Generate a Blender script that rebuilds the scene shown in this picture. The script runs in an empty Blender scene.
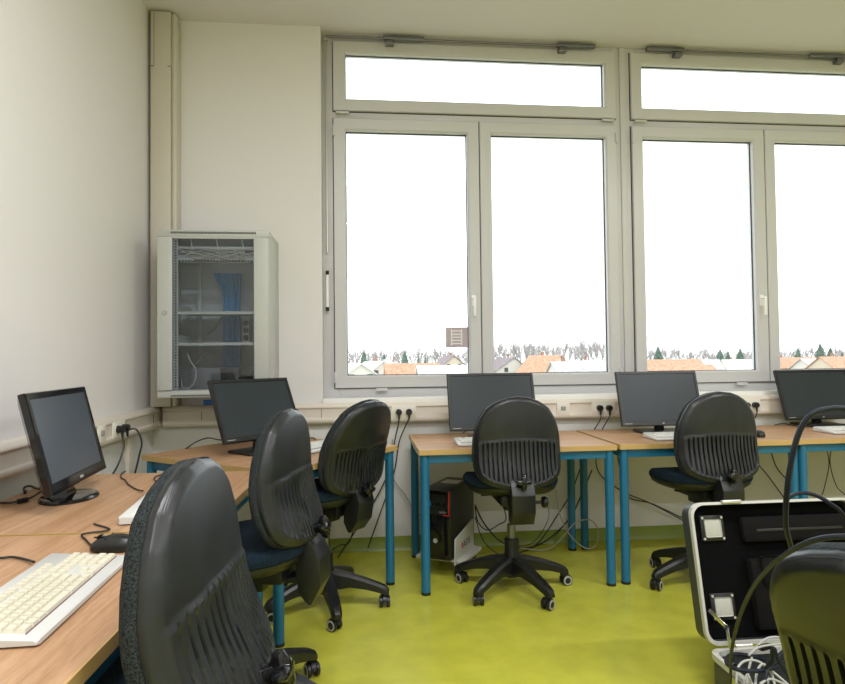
import bpy, bmesh, math, random
import numpy as np
from mathutils import Vector, Matrix
PI = math.pi
S = bpy.context.scene
COL = S.collection
random.seed(7)

# ---------------------------------------------------------------- camera
CAM = Vector((1.26527, -3.90819, 1.20890))
def _rot(y, p, r):
    return (Matrix.Rotation(y, 3, 'Z') @ Matrix.Rotation(p, 3, 'X') @ Matrix.Rotation(r, 3, 'Y'))
RC = _rot(math.radians(-5.77447), math.radians(1.50681), math.radians(0.63780))
FPX = 612.956
cd = bpy.data.cameras.new('camera'); cam = bpy.data.objects.new('camera', cd); COL.objects.link(cam)
cd.sensor_width = 36.0; cd.lens = FPX / 845 * 36.0; cd.clip_start = 0.05; cd.clip_end = 1500
rt, fw, up = RC.col[0], RC.col[1], RC.col[2]
m = Matrix.Identity(4)
for i in range(3):
    m[i][0] = rt[i]; m[i][1] = up[i]; m[i][2] = -fw[i]; m[i][3] = CAM[i]
cam.matrix_world = m
S.camera = cam

# ---------------------------------------------------------------- world, lights, exposure
W = bpy.data.worlds.new('world'); S.world = W; W.use_nodes = True
bg = W.node_tree.nodes['Background']
bg.inputs[0].default_value = (0.95, 0.975, 1.0, 1); bg.inputs[1].default_value = 2.0
S.view_settings.view_transform = 'Standard'
try: S.view_settings.look = 'None'
except Exception: pass
S.view_settings.exposure = 0.68; S.view_settings.gamma = 1.0; S.view_settings.use_curve_mapping = False
S.cycles.use_denoising = True
S.cycles.max_bounces = 10; S.cycles.diffuse_bounces = 6; S.cycles.glossy_bounces = 5
S.cycles.transmission_bounces = 8; S.cycles.transparent_max_bounces = 16
S.cycles.sample_clamp_indirect = 6
FILL_W = 40.0
FILL_SPOTS = [(1.6, -3.0), (4.6, -3.0), (1.6, -5.2), (4.6, -5.2)]

# ---------------------------------------------------------------- tools
def ray(u, v, d):
    """point at depth d metres along the view axis for a pixel of the photograph"""
    return CAM + d * (fw + rt * ((u - 422.5) / FPX) - up * ((v - 342) / FPX))

def mat(name, col, rough=0.5, metal=0.0, noise=0.0, nscale=40, bump=0.0, bscale=200, spec=0.5, coat=0.0, emit=0):
    M = bpy.data.materials.new(name); M.use_nodes = True
    n = M.node_tree.nodes; l = M.node_tree.links; b = n['Principled BSDF']
    b.inputs['Base Color'].default_value = (*col, 1)
    b.inputs['Roughness'].default_value = rough; b.inputs['Metallic'].default_value = metal
    b.inputs['Specular IOR Level'].default_value = spec
    b.inputs['Coat Weight'].default_value = coat
    if emit: b.inputs['Emission Color'].default_value = (*col, 1); b.inputs['Emission Strength'].default_value = emit
    tc = n.new('ShaderNodeTexCoord')
    if noise:
        t = n.new('ShaderNodeTexNoise'); t.inputs['Scale'].default_value = nscale; t.inputs['Detail'].default_value = 5
        l.new(tc.outputs['Object'], t.inputs['Vector'])
        r = n.new('ShaderNodeValToRGB')
        r.color_ramp.elements[0].position = 0.35; r.color_ramp.elements[1].position = 0.65
        r.color_ramp.elements[0].color = (*[c * (1 - noise) for c in col], 1)
        r.color_ramp.elements[1].color = (*[min(1, c * (1 + noise)) for c in col], 1)
        l.new(t.outputs['Fac'], r.inputs['Fac']); l.new(r.outputs['Color'], b.inputs['Base Color'])
    if bump:
        t = n.new('ShaderNodeTexNoise'); t.inputs['Scale'].default_value = bscale; t.inputs['Detail'].default_value = 3
        l.new(tc.outputs['Object'], t.inputs['Vector'])
        bp = n.new('ShaderNodeBump'); bp.inputs['Strength'].default_value = bump; bp.inputs['Distance'].default_value = 0.002
        l.new(t.outputs['Fac'], bp.inputs['Height']); l.new(bp.outputs['Normal'], b.inputs['Normal'])
    return M

def wood_mat(name, c1, c2, rough=0.38):
    M = mat(name, c1, rough); n = M.node_tree.nodes; l = M.node_tree.links; b = n['Principled BSDF']
    tc = n['Texture Coordinate']; mp = n.new('ShaderNodeMapping'); mp.inputs['Scale'].default_value = (1.2, 26, 26)
    l.new(tc.outputs['Object'], mp.inputs['Vector'])
    t = n.new('ShaderNodeTexNoise'); t.inputs['Scale'].default_value = 2.2; t.inputs['Detail'].default_value = 7; t.inputs['Roughness'].default_value = .62
    l.new(mp.outputs[0], t.inputs['Vector'])
    mp2 = n.new('ShaderNodeMapping'); mp2.inputs['Scale'].default_value = (14, 160, 160); l.new(tc.outputs['Object'], mp2.inputs['Vector'])
    t2 = n.new('ShaderNodeTexNoise'); t2.inputs['Scale'].default_value = 2.0; l.new(mp2.outputs[0], t2.inputs['Vector'])
    mx = n.new('ShaderNodeMath'); mx.operation = 'MULTIPLY_ADD'; l.new(t2.outputs['Fac'], mx.inputs[0]); mx.inputs[1].default_value = .35; l.new(t.outputs['Fac'], mx.inputs[2])
    r = n.new('ShaderNodeValToRGB'); r.color_ramp.elements[0].position = .5; r.color_ramp.elements[1].position = .85
    r.color_ramp.elements[0].color = (*c1, 1); r.color_ramp.elements[1].color = (*c2, 1)
    l.new(mx.outputs[0], r.inputs['Fac']); l.new(r.outputs['Color'], b.inputs['Base Color'])
    return M

def glass_mat(name, tint=(1, 1, 1), refl=0.06, rough=0.0, grey=0.0):
    M = bpy.data.materials.new(name); M.use_nodes = True; n = M.node_tree.nodes; l = M.node_tree.links
    n.remove(n['Principled BSDF']); out = n['Material Output']
    tr = n.new('ShaderNodeBsdfTransparent'); tr.inputs[0].default_value = (*tint, 1)
    gl = n.new('ShaderNodeBsdfGlossy'); gl.inputs['Roughness'].default_value = rough
    lw = n.new('ShaderNodeLayerWeight'); lw.inputs[0].default_value = 0.25
    mr = n.new('ShaderNodeMath'); mr.operation = 'MULTIPLY_ADD'; l.new(lw.outputs['Fresnel'], mr.inputs[0]); mr.inputs[1].default_value = .6; mr.inputs[2].default_value = refl
    mx = n.new('ShaderNodeMixShader'); l.new(mr.outputs[0], mx.inputs[0]); l.new(tr.outputs[0], mx.inputs[1]); l.new(gl.outputs[0], mx.inputs[2])
    l.new(mx.outputs[0], out.inputs[0])
    return M

MT = {}
def setup_mats():
    MT.update(
        wall=mat('wall_paint', (.73, .715, .715), .85, bump=.12, bscale=90, spec=.2),
        ceil=mat('ceiling_paint', (.68, .66, .69), .9, spec=.2),
        pvc=mat('window_plastic', (.57, .57, .585), .35),
        sill=mat('sill_board', (.86, .86, .84), .4),
        duct=mat('duct_plastic', (.75, .69, .61), .45),
        pipe=mat('riser_duct_plastic', (.58, .545, .47), .45),
        socket=mat('socket_plastic', (.80, .77, .70), .35),
        floor=mat('floor_vinyl', (.49, .485, .055), .27, noise=.07, nscale=9, bump=.06, bscale=260, spec=.5),
        skirt=mat('skirting_vinyl', (.22, .28, .035), .35),
        blue=mat('blue_steel', (.012, .135, .26), .32, spec=.5, bump=.05, bscale=500),
        beech=wood_mat('beech_laminate', (.37, .195, .095), (.56, .34, .195)),
        band=mat('beech_edge_band', (.52, .34, .13), .4),
        black=mat('black_plastic', (.007, .0078, .0085), .38, bump=.05, bscale=600),
        blackg=mat('black_gloss_plastic', (.006, .006, .007), .08),
        shell=mat('shell_plastic', (.0085, .0105, .0135), .38, spec=.55, noise=.35, nscale=14, bump=.05, bscale=700),
        pad=mat('charcoal_fabric', (.026, .031, .033), .95, noise=.7, nscale=320, bump=.9, bscale=500, spec=.15),
        seatf=mat('navy_fabric', (.0085, .018, .030), .95, noise=.8, nscale=380, bump=.9, bscale=500, spec=.15),
        screen=mat('screen_panel', (.022, .030, .037), .36, spec=.35),
        steel=mat('steel', (.55, .55, .55), .25, metal=1),
        alu=mat('aluminium', (.62, .61, .58), .38, metal=1),
        alud=mat('dull_aluminium', (.22, .22, .22), .4, metal=1),
        gring=mat('grey_wheel_ring', (.34, .34, .32), .5),
        rackm=mat('rack_steel_paint', (.47, .485, .455), .45),
        rackin=mat('rack_interior_paint', (.42, .445, .455), .6),
        rackd=mat('rack_dark_paint', (.16, .17, .18), .6),
        casrim=mat('case_rim', (.46, .455, .42), .35),
        screeng=mat('glossy_monitor_screen', (.062, .076, .098), .22, spec=.6),  # lighter bluish base puts the reflected room into the screen colour
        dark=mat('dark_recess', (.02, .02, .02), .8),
        whitec=mat('white_cable', (.42, .42, .39), .5),
        bluec=mat('blue_cable', (.012, .20, .42), .45),
        cable=mat('black_cable', (.010, .010, .011), .4),
        cableb=mat('blue_grey_cable', (.012, .016, .024), .5, spec=.2),
        greyc=mat('grey_cable', (.33, .33, .31), .5),
        kbody=mat('keyboard_plastic', (.62, .62, .60), .4),
        key=mat('cream_key_plastic', (.68, .64, .52), .5),
        keyw=mat('white_key_plastic', (.70, .70, .67), .5),
        maroon=mat('maroon_line', (.16, .03, .03), .5),
        red=mat('red_plastic', (.55, .01, .012), .4),
        ledb=mat('blue_badge', (.02, .16, .55), .4),
        white=mat('white_print', (.75, .75, .73), .5),
        trolley=mat('grey_trolley_plastic', (.50, .50, .44), .5),
        ink=mat('dark_print', (.05, .05, .06), .6),
        pane=glass_mat('window_glass', (.97, .99, .985), .0),
        smoke=glass_mat('rack_door_glass', (.86, .88, .90), .02, .02),
        foam=mat('black_lining', (.0045, .0045, .005), 1.0, bump=.4, bscale=300, spec=.04),
        pouch=mat('black_nylon', (.0060, .0056, .0056), .85, bump=.5, bscale=600, spec=.12),
        casem=mat('case_shell', (.035, .042, .040), .45, bump=.3, bscale=120),
        mesh=mat('pale_mesh', (.42, .42, .37), .7, noise=.25, nscale=900),
    )
setup_mats()

class MB:
    def __init__(s): s.bm = bmesh.new(); s.mi = 0; s.mats = []
    def use(s, m):
        if m not in s.mats: s.mats.append(m)
        s.mi = s.mats.index(m); return s
    def _tag(s, faces):
        for f in faces: f.material_index = s.mi
    def box(s, c, d, bev=0, rz=0, M=None, seg=2):
        r = bmesh.ops.create_cube(s.bm, size=1.0)
        vs = r['verts']
        T = (M or Matrix.Identity(4)) @ Matrix.Translation(c) @ Matrix.Rotation(rz, 4, 'Z')
        for v in vs: v.co = Vector((v.co.x * d[0], v.co.y * d[1], v.co.z * d[2]))
        fs = set(f for v in vs for f in v.link_faces)
        if bev:
            es = set(e for v in vs for e in v.link_edges)
            q = bmesh.ops.bevel(s.bm, geom=list(es), offset=bev, segments=seg, affect='EDGES', profile=.5)
            fs = set(q['faces']) | set(f for f in fs if f.is_valid)
            vs = list(set(v for f in fs for v in f.verts))
        for v in vs: v.co = T @ v.co
        s._tag(fs); return s
    def bx(s, x0, x1, y0, y1, z0, z1, bev=0):
        return s.box(((x0 + x1) / 2, (y0 + y1) / 2, (z0 + z1) / 2), (abs(x1 - x0), abs(y1 - y0), abs(z1 - z0)), bev)
    def ring(s, pts): return [s.bm.verts.new(p) for p in pts]
    def loft(s, rings, cap=True, closed=True):
        R = [s.ring(r) for r in rings]; fs = []
        for a, b in zip(R, R[1:]):
            n = len(a)
            for i in range(n if closed else n - 1):
                j = (i + 1) % n
                try: fs.append(s.bm.faces.new((a[i], a[j], b[j], b[i])))
                except ValueError: pass
        if cap:
            try: fs.append(s.bm.faces.new(list(reversed(R[0])))); fs.append(s.bm.faces.new(R[-1]))
            except ValueError: pass
        s._tag(fs); return s
    def lathe(s, prof, o=(0, 0, 0), axis='Z', n=24):
        """prof: list of (radius, height)"""
        o = Vector(o); rings = []
        for r, h in prof:
            pts = []
            for k in range(n):
                a = 2 * PI * k / n; c, q = r * math.cos(a), r * math.sin(a)
                p = {'Z': (c, q, h), 'Y': (c, h, -q), 'X': (h, c, q)}[axis]
                pts.append(o + Vector(p))
            rings.append(pts)
        return s.loft(rings)
    def cyl(s, a, b, r, n=16, r2=None):
        a, b = Vector(a), Vector(b); d = (b - a).normalized()
        q = d.to_track_quat('Z', 'Y').to_matrix()
        r2 = r if r2 is None else r2
        return s.loft([[a + q @ Vector((r * math.cos(t), r * math.sin(t), 0)) for t in [2 * PI * k / n for k in range(n)]],
                       [b + q @ Vector((r2 * math.cos(t), r2 * math.sin(t), 0)) for t in [2 * PI * k / n for k in range(n)]]])
    def tube(s, pts, r, n=8, sub=6):
        P = [Vector(p) for p in pts]
        if sub > 1 and len(P) > 2:
            Q = []
            E = [2 * P[0] - P[1]] + P + [2 * P[-1] - P[-2]]
            for i in range(1, len(E) - 2):
                for k in range(sub):
                    t = k / sub; a, b, c, d = E[i - 1], E[i], E[i + 1], E[i + 2]
                    Q.append(.5 * ((2 * b) + (c - a) * t + (2 * a - 5 * b + 4 * c - d) * t * t + (3 * b - a - 3 * c + d) * t ** 3))
            Q.append(P[-1]); P = Q
        rings = []; nrm = None
        for i, p in enumerate(P):
            d = (P[min(i + 1, len(P) - 1)] - P[max(i - 1, 0)])
            if d.length < 1e-9: d = Vector((0, 0, 1))
            d.normalize()
            if nrm is None:
                nrm = d.orthogonal().normalized()
            else:
                nrm = (nrm - d * nrm.dot(d))
                if nrm.length < 1e-6: nrm = d.orthogonal()
                nrm.normalize()
            bn = d.cross(nrm)
            rings.append([p + r * (nrm * math.cos(2 * PI * k / n) + bn * math.sin(2 * PI * k / n)) for k in range(n)])
        return s.loft(rings)
    def prism(s, poly, axis, a, b, bev=0):
        """poly of 2-D points extruded along axis from a to b"""
        def mk(p, h): return {'X': (h, p[0], p[1]), 'Y': (p[0], h, p[1]), 'Z': (p[0], p[1], h)}[axis]
        before = set(s.bm.faces)
        s.loft([[mk(p, a) for p in poly], [mk(p, b) for p in poly]])
        if bev:
            fs = [f for f in s.bm.faces if f not in before]
            bmesh.ops.recalc_face_normals(s.bm, faces=fs)
            es = set(e for f in fs for e in f.edges)
            q = bmesh.ops.bevel(s.bm, geom=list(es), offset=bev, segments=2, affect='EDGES', profile=.5)
            s._tag(q['faces'])
        return s
    def build(s, name, m=None, parent=None, smooth=True, loc=None, rot=None, ang=35, **tags):
        bmesh.ops.recalc_face_normals(s.bm, faces=s.bm.faces)
        me = bpy.data.meshes.new(name)
        if smooth:
            for f in s.bm.faces: f.smooth = True
            lim = math.radians(ang)
            for e in s.bm.edges:
                if len(e.link_faces) == 2 and e.calc_face_angle(0) > lim: e.smooth = False
        s.bm.to_mesh(me); s.bm.free()
        if s.mats:
            for q in s.mats: me.materials.append(MT[q])
        else: me.materials.append(MT[m])
        o = bpy.data.objects.new(name, me); COL.objects.link(o)
        if parent: o.parent = parent
        if loc is not None: o.location = loc
        if rot is not None: o.rotation_euler = rot
        for k, v in tags.items(): o[k] = v
        return o

def thing(name, label, cat, loc=(0, 0, 0), rz=0, group=None):
    o = bpy.data.objects.new(name, None); COL.objects.link(o); o.empty_display_size = .05
    o.location = loc; o.rotation_euler = (0, 0, rz); o['label'] = label; o['category'] = cat
    if group: o['group'] = group
    return o
def tag(o, label, cat, group=None):
    o['label'] = label; o['category'] = cat
    if group: o['group'] = group
    return o
def structure(o, label=None):
    o['kind'] = 'structure'
    if label: o['label'] = label
    return o
KIDS = {}
def copy_tree(o, parent=None):
    c = o.copy(); COL.objects.link(c)
    if parent is not None: c.parent = parent
    for ch in [q for q in list(COL.objects) if q.parent == o]: copy_tree(ch, c)
    return c
def text(body, size, m, parent, loc, rot, name='lettering', ext=.0004):
    cu = bpy.data.curves.new(name, 'FONT'); cu.body = body; cu.size = size; cu.extrude = ext
    cu.align_x = 'CENTER'; cu.align_y = 'CENTER'; cu.materials.append(MT[m])
    tmp = bpy.data.objects.new('tmp', cu); COL.objects.link(tmp)
    me = bpy.data.meshes.new_from_object(tmp); bpy.data.objects.remove(tmp); me.name = name
    if not me.materials: me.materials.append(MT[m])
    o = bpy.data.objects.new(name, me); COL.objects.link(o); o.parent = parent; o.location = loc; o.rotation_euler = rot
    return o

# ================================================================ SETTING
RX, RY, RZ = 7.6, -7.0, 3.335
OX0, OX1, OZ0 = 1.026, 7.22, 0.945
WT = .34
def plain(name, boxes, m, label, bev=0):
    b = MB()
    for q in boxes: b.bx(*q, bev=bev)
    o = b.build(name, m, smooth=bool(bev)); return structure(o, label)
plain('floor', [(-.2, RX + .2, RY - .2, WT, -.2, 0)], 'floor', 'lime green vinyl floor')
plain('ceiling', [(-.2, RX + .2, RY - .2, WT, RZ, RZ + .2)], 'ceil', 'plain grey white ceiling')
plain('wall_left', [(-.2, 0, RY - .2, WT, 0, RZ)], 'wall', 'plain off white wall on the left')
plain('wall_right', [(RX, RX + .2, RY - .2, WT, 0, RZ)], 'wall', 'off white wall on the right')
plain('wall_front', [(0, RX, RY - .2, RY, 0, RZ)], 'wall', 'off white wall behind the viewer')
plain('wall_back', [(0, OX0, 0, WT, 0, RZ), (OX0, OX1, 0, WT, 0, OZ0 - .02), (OX1, RX, 0, WT, 0, RZ)], 'wall', 'off white window wall')
b = MB(); b.prism([(-.0, .0), (-.0, .085), (-.006, .085), (-.007, .02), (-.02, .0)], 'X', 0.0, RX)
structure(b.build('baseboard_back', 'skirt'), 'green vinyl skirting under the windows')
b = MB(); b.prism([(0, 0), (.02, 0), (.007, .02), (.006, .085), (0, .085)], 'Y', RY, -.02)
structure(b.build('baseboard_left', 'skirt'), 'green vinyl skirting along the left wall')

# window sill board
b = MB(); b.bx(OX0 + .001, OX1 - .001, -.024, .110, OZ0 - .019, OZ0 + .016, bev=.005)
structure(b.build('trim_1', 'sill'), 'thin white sill board under the windows')
# cable trunking
def trunk(name, pts2d, axis, a, c, seams, label):
    b = MB(); b.prism(pts2d, axis, a, c, bev=.006)
    o = structure(b.build(name, 'duct'), label)
    return o
prof = [(0, .935), (-.045, .935), (-.062, .915), (-.062, .905), (-.056, .903), (-.056, .842), (-.062, .84), (-.062, .822), (-.05, .808), (0, .808)]
t2 = trunk('trim_2', prof, 'X', .07, RX, None, 'cream cable trunking under the windows')
b = MB()
for x in (.30, 1.02, 2.30, 3.40, 4.45): b.bx(x - .0012, x + .0012, -.0575, -.05, .843, .902)
b.build('cover_seam', 'dark', parent=t2, smooth=False)
prof2 = [(-x, z) for x, z in prof]
t3 = trunk('trim_3', prof2, 'Y', RY, -.0, None, 'cream cable trunking along the left wall')
b = MB()
for y in (-.17, -.60, -1.2, -2.2): b.bx(.05, .0575, y - .0012, y + .0012, .843, .902)
b.build('cover_seam', 'dark', parent=t3, smooth=False)
# riser duct in the corner, lower branch duct under the left trunking
b = MB(); b.prism([(.020, -.12), (.138, -.12), (.138, 0), (.020, 0)], 'Z', .936, RZ - .012, bev=.005)
b.prism([(.1385, -.105), (.168, -.105), (.168, 0), (.1385, 0)], 'Z', .936, RZ - .012, bev=.012)
o = structure(b.build('trim_4', 'pipe'), 'tall cream riser duct in the room corner')
b = MB(); b.bx(.022, .042, -.1212, -.119, 2.985, 2.989); b.bx(.041, .043, -.1212, -.119, 2.989, 3.315); b.bx(.120, .137, -.1212, -.119, 2.985, 2.989)
b.build('joint_line', 'dark', parent=o, smooth=False)
b = MB(); b.prism([(0, -.40), (.022, -.40), (.022, -.46), (0, -.46)], 'Z', .085, .80, bev=.003)
structure(b.build('trim_5', 'duct'), 'narrow vertical cream duct below the trunking')

# ---------------------------------------------------------------- windows
def frame(b, x0, x1, z0, z1, w, y0, y1, bev=.006):
    """mitred rectangular frame"""
    def rg(ix, y): return [(x0 + ix, y, z0 + ix), (x1 - ix, y, z0 + ix), (x1 - ix, y, z1 - ix), (x0 + ix, y, z1 - ix)]
    s = .010
    b.loft([rg(0, y1), rg(0, y0 + .004), rg(.004, y0), rg(w - s, y0), rg(w, y0 + s), rg(w, y1)], cap=False)
def window_unit(n, x, wlabel, handles=True):
    """x = left of first sash; unit 1.92 wide"""
    root = bpy.data.objects.new('window_%d' % n, None); COL.objects.link(root); root.location = (x, 0, 0)
    structure(root, wlabel)
    Wd = 1.92; zb, zt = OZ0 + .004, RZ - .002
    L = -.074 if n == 1 else -.055
    b = MB()
    b.bx(L, Wd + .055, .115, .19, zb, zt - 0, 0) if False else None
    # outer fixed frame: bars
    b.bx(L, .03, .112, .185, zb, zt, .003); b.bx(Wd - .03, Wd + .055, .112, .185, zb, zt, .003)
    b.bx(.03, Wd - .03, .112, .185, zb, 1.045, .003); b.bx(.03, Wd - .03, .112, .185, 3.27, zt, .003)
    b.bx(.03, Wd - .03, .112, .185, 2.775, 2.86, .003)
    b.build('window_frame', 'pvc', root)
    if n > 1:
        b = MB(); b.bx(-.076, -.034, .102, .115, zb, zt, .003); b.build('cover_strip', 'pvc', root)
    def sash(name, x0, x1, z0, z1, w=.08):
        b = MB(); frame(b, x0, x1, z0, z1, w, .088, .165)
        s = b.build(name, 'pvc', root)
        b = MB(); b.bx(x0 + w - .004, x1 - w + .004, .13, .136, z0 + w - .004, z1 - w + .004); b.build('glass_pane', 'pane', s, smooth=False)
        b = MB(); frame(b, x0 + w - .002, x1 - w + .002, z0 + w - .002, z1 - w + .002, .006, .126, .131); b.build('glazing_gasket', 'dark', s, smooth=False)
        return s
    sash('transom_sash', .0, Wd, 2.835, 3.298)
    c1 = sash('casement_sash', .0, .962, 1.02, 2.785)
    c2 = sash('casement_sash', .968, Wd, 1.02, 2.785)
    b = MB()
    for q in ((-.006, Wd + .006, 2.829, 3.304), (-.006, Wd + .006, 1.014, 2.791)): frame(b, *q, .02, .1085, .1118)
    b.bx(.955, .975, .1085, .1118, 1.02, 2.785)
    b.build('shadow_gap_strip', 'dark', root, smooth=False)  # dark strips painted in for the shadow gaps around the sashes
    b = MB(); hx = .912
    b.box((hx, .086, 1.585), (.028, .010, .075), .004); b.cyl((hx, .085, 1.60), (hx, .045, 1.60), .009)
    b.box((hx, .043, 1.545), (.018, .012, .13), .005)
    b.build('window_handle', 'sill', c1)
    b = MB()
    for hxx, z in ((.004, 2.70), (Wd - .004, 2.70), (.004, 1.09), (Wd - .004, 1.09)): b.box((hxx, .083, z), (.016, .016, .07), .003)
    b.box((.06, .083, 2.818), (.085, .014, .014), .003); b.box((Wd - .06, .083, 2.818), (.085, .014, .014), .003)
    b.box((.75 if n > 1 else .3, .083, 1.008), (.075, .016, .02), .003)
    b.build('hinge_cover', 'pvc', root)
    # fanlight opener gear
    zr = 3.305
    b = MB(); b.cyl((-.045 if n == 1 else .12, .06, zr), (1.72 if n == 1 else 1.85, .06, zr), .008, 10)
    b.build('opener_rod', 'alud', root)
    for bxp in ((.465, 1.63) if n == 1 else (.23, 1.43)):
        b = MB(); b.box((bxp, .055, zr + .002), (.27, .032, .026), .006); sg = -1 if n == 1 else 1
        b.box((bxp + sg * .085 * 1.1, .062, zr - .028), (.055, .045, .03), .004)
        b.build('opener_bracket', 'alud', root)
    if n == 1:
        b = MB(); b.cyl((-.045, .085, 1.9), (-.045, .085, zr), .006, 8); b.cyl((-.045, .06, zr - .012), (-.045, .085, zr - .012), .012, 10); b.build('crank_rod', 'alu', root)
        b = MB(); b.cyl((-.045, .085, 1.54), (-.045, .085, 1.76), .010, 12); h = b.build('crank_handle', 'sill', root)
        b = MB(); b.cyl((-.045, .085, 1.52), (-.045, .085, 1.545), .011, 12); b.cyl((-.045, .085, 1.755), (-.045, .085, 1.78), .011, 12); b.build('crank_end', 'blackg', h)
    return root
window_unit(1, 1.100, 'white framed window nearest the room corner')
window_unit(2, 3.130, 'white framed window above the second and third desks')
window_unit(3, 5.160, 'white framed window at the far right')

# ladder notice on the glass
M = bpy.data.materials.new('notice_film'); M.use_nodes = True
nn = M.node_tree.nodes; ll = M.node_tree.links; bb = nn['Principled BSDF']
bb.inputs['Base Color'].default_value = (.36, .25, .25, 1); bb.inputs['Alpha'].default_value = .76; bb.inputs['Roughness'].default_value = .6
MT['film'] = M
st = thing('window_notice', 'small pinkish see-through square notice with a ladder pictogram stuck on the left window', 'sticker', (1.902, .1275, 1.345))
b = MB(); b.box((0, 0, 0), (.148, .001, .135)); b.build('film_sheet', 'film', st, smooth=False)
b = MB()
for sx in (-.034, .034): b.box((sx, -.001, 0), (.009, .001, .105))
for k in range(5): b.box((0, -.001, -.042 + k * .021), (.062, .001, .008))
b.build('ladder_pictogram', 'white', st, smooth=False)

# ---------------------------------------------------------------- unseen fill lamps added under the ceiling to brighten the room
for i, (x, y) in enumerate(FILL_SPOTS):
    t = thing('fill_light', 'long white added fill light, %s' % ['near the left wall', 'in the middle of the room', 'far behind on the left', 'far behind in the middle'][i], 'fill light', (x, y, RZ))
    b = MB(); b.bx(-.62, .62, -.09, .09, -.055, -.005, .006); b.build('housing', 'sill', t)
    ld = bpy.data.lights.new('fill_lamp', 'AREA'); ld.shape = 'RECTANGLE'; ld.size = 1.2; ld.size_y = .16; ld.energy = FILL_W; ld.color = (.95, .955, 1.0)
    lo = bpy.data.objects.new('fill_lamp', ld); COL.objects.link(lo); lo.parent = t; lo.location = (0, 0, -.062)

# ================================================================ DESKS
def make_desk(label, c, rz, w, d, H=.74, name='computer_desk'):
    t = thing(name, label, 'desk', (c[0], c[1], 0), rz, 'blue legged computer desks')
    b = MB(); b.use('beech').box((0, 0, H - .0135), (w - .006, d - .006, .027), .002)
    b.use('band')
    for q in (((0, -d / 2 + .0022, H - .0135), (w, .004, .0265)), ((0, d / 2 - .0022, H - .0135), (w, .004, .0265)),
              ((-w / 2 + .0022, 0, H - .0135), (.004, d, .0265)), ((w / 2 - .0022, 0, H - .0135), (.004, d, .0265))): b.box(*q)
    b.build('tabletop', None, t, smooth=False)
    b = MB(); z = H - .027 - .0225; ix, iy = w / 2 - .032, d / 2 - .034
    for sy in (-1, 1): b.box((0, sy * iy, z), (w - .10, .022, .045), .002)
    for sx in (-1, 1): b.box((sx * ix, 0, z), (.022, d - .10, .045), .002)
    b.build('apron_frame', 'blue', t)
    for sx in (-1, 1):
        for sy in (-1, 1):
            b = MB(); b.cyl((0, 0, .012), (0, 0, H - .027), .0235, 20); lg = b.build('leg', 'blue', t, loc=(sx * ix, sy * iy, 0))
            b = MB(); b.cyl((0, 0, 0), (0, 0, .014), .0245, 20); b.build('foot_cap', 'black', lg)
    return t
# window row
make_desk('blue legged wooden desk under the first window with the dark tower beneath it', (2.080, -.454), 0, 1.048, .668)
make_desk('blue legged wooden desk under the second window behind the open case', (3.143, -.44), 0, 1.032, .668)
make_desk('blue legged wooden desk at the right edge under the second window', (4.181, -.425), 0, 1.04, .668)
# corner desk
e1 = Vector((.790, -.613)); e2 = Vector((.613, .790))
L0 = Vector((.195, -.702)); cz = L0 + e1 * .452 + e2 * .43
make_desk('blue legged wooden desk standing diagonally across the room corner', (cz.x, cz.y), math.atan2(e2.y, e2.x), .885, .945)
# left wall (long side along the wall): local x = along wall
make_desk('long wooden desk by the left wall carrying the glossy monitor', (.445, -1.675), math.radians(-92.3), .90, .80)
make_desk('nearest wooden desk by the left wall carrying the cream keyboard', (.445, -2.65), math.radians(-92.0), 1.02, .80)

# ================================================================ CHAIRS
TT = [0, .012, .047, .085, .13, .23, .33, .44, .54, .65, .74, .80, .85, .89, .93, .965, .99, 1.0]
HH = [0, .25, .47, .61, .73, .86, .94, .985, 1.0, 1.0, .99, .965, .92, .85, .72, .52, .27, 0]
BW, BH = .220, .455
def hw(t): return float(np.interp(t, TT, HH)) * BW
def outline(n=96):
    ts = [(1 - math.cos(PI * k / n)) / 2 for k in range(n + 1)]
    right = [(hw(t), .43 - BH * t) for t in ts]
    left = [(-x, z) for x, z in reversed(right[1:-1])]
    return right + left
OUT = outline(); OUTN = np.array(outline(200))
def ybase(x, z):
    t = (.43 - z) / BH
    return .036 * (x / BW) ** 2 + .022 * math.exp(-((t - .60) / .27) ** 2) - .006 * max(0, .3 - t)
def make_shell():
    b = MB(); NX, NZ = 216, 96
    rows = []
    for j in range(NZ + 1):
        t = (1 - math.cos(PI * j / NZ)) / 2; t = min(max(t, .0015), .9985)
        z = .43 - BH * t; h = hw(t); row = []
        xs = np.array([h * (-1 + 2 * i / NX) for i in range(NX + 1)])
        D = np.sqrt(((OUTN[None, :, 0] - xs[:, None]) ** 2 + (OUTN[None, :, 1] - z) ** 2)).min(axis=1)
        for x, dd in zip(xs, D):
            if abs(x) >= h - 1e-6: dd = 0
            y = ybase(x, z) + .0135 * (1 - min(dd / .024, 1)) ** 2
            tb = .455 + .035 * (x / BW) ** 2
            k = min(max((t - tb) / .012, 0), 1) * min(max((dd - .012) / .006, 0), 1)
            y -= .004 * k
            k2 = min(max((t - tb - .02) / .02, 0), 1) * min(max((dd - .022) / .012, 0), 1)
            ph = (x / .0225 + 100.5) % 1.0; g = abs(ph - .5)
            y += .011 * k2 * min(max((.19 - g) / .07, 0), 1)
            row.append(b.bm.verts.new((x, y, z)))
        rows.append(row)
    for a, c in zip(rows, rows[1:]):
        for i in range(NX): b.bm.faces.new((a[i], a[i + 1], c[i + 1], c[i]))
    def rg(s, off):
        zc = .43 - BH / 2
        return [(x * s, ybase(x, z) + off, zc + (z - zc) * s) for x, z in OUT]
    b.loft([rg(.985, .012), rg(1.0, .0135), rg(1.010, .019), rg(1.010, .030), rg(.985, .034)], cap=False)
    return b
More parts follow.
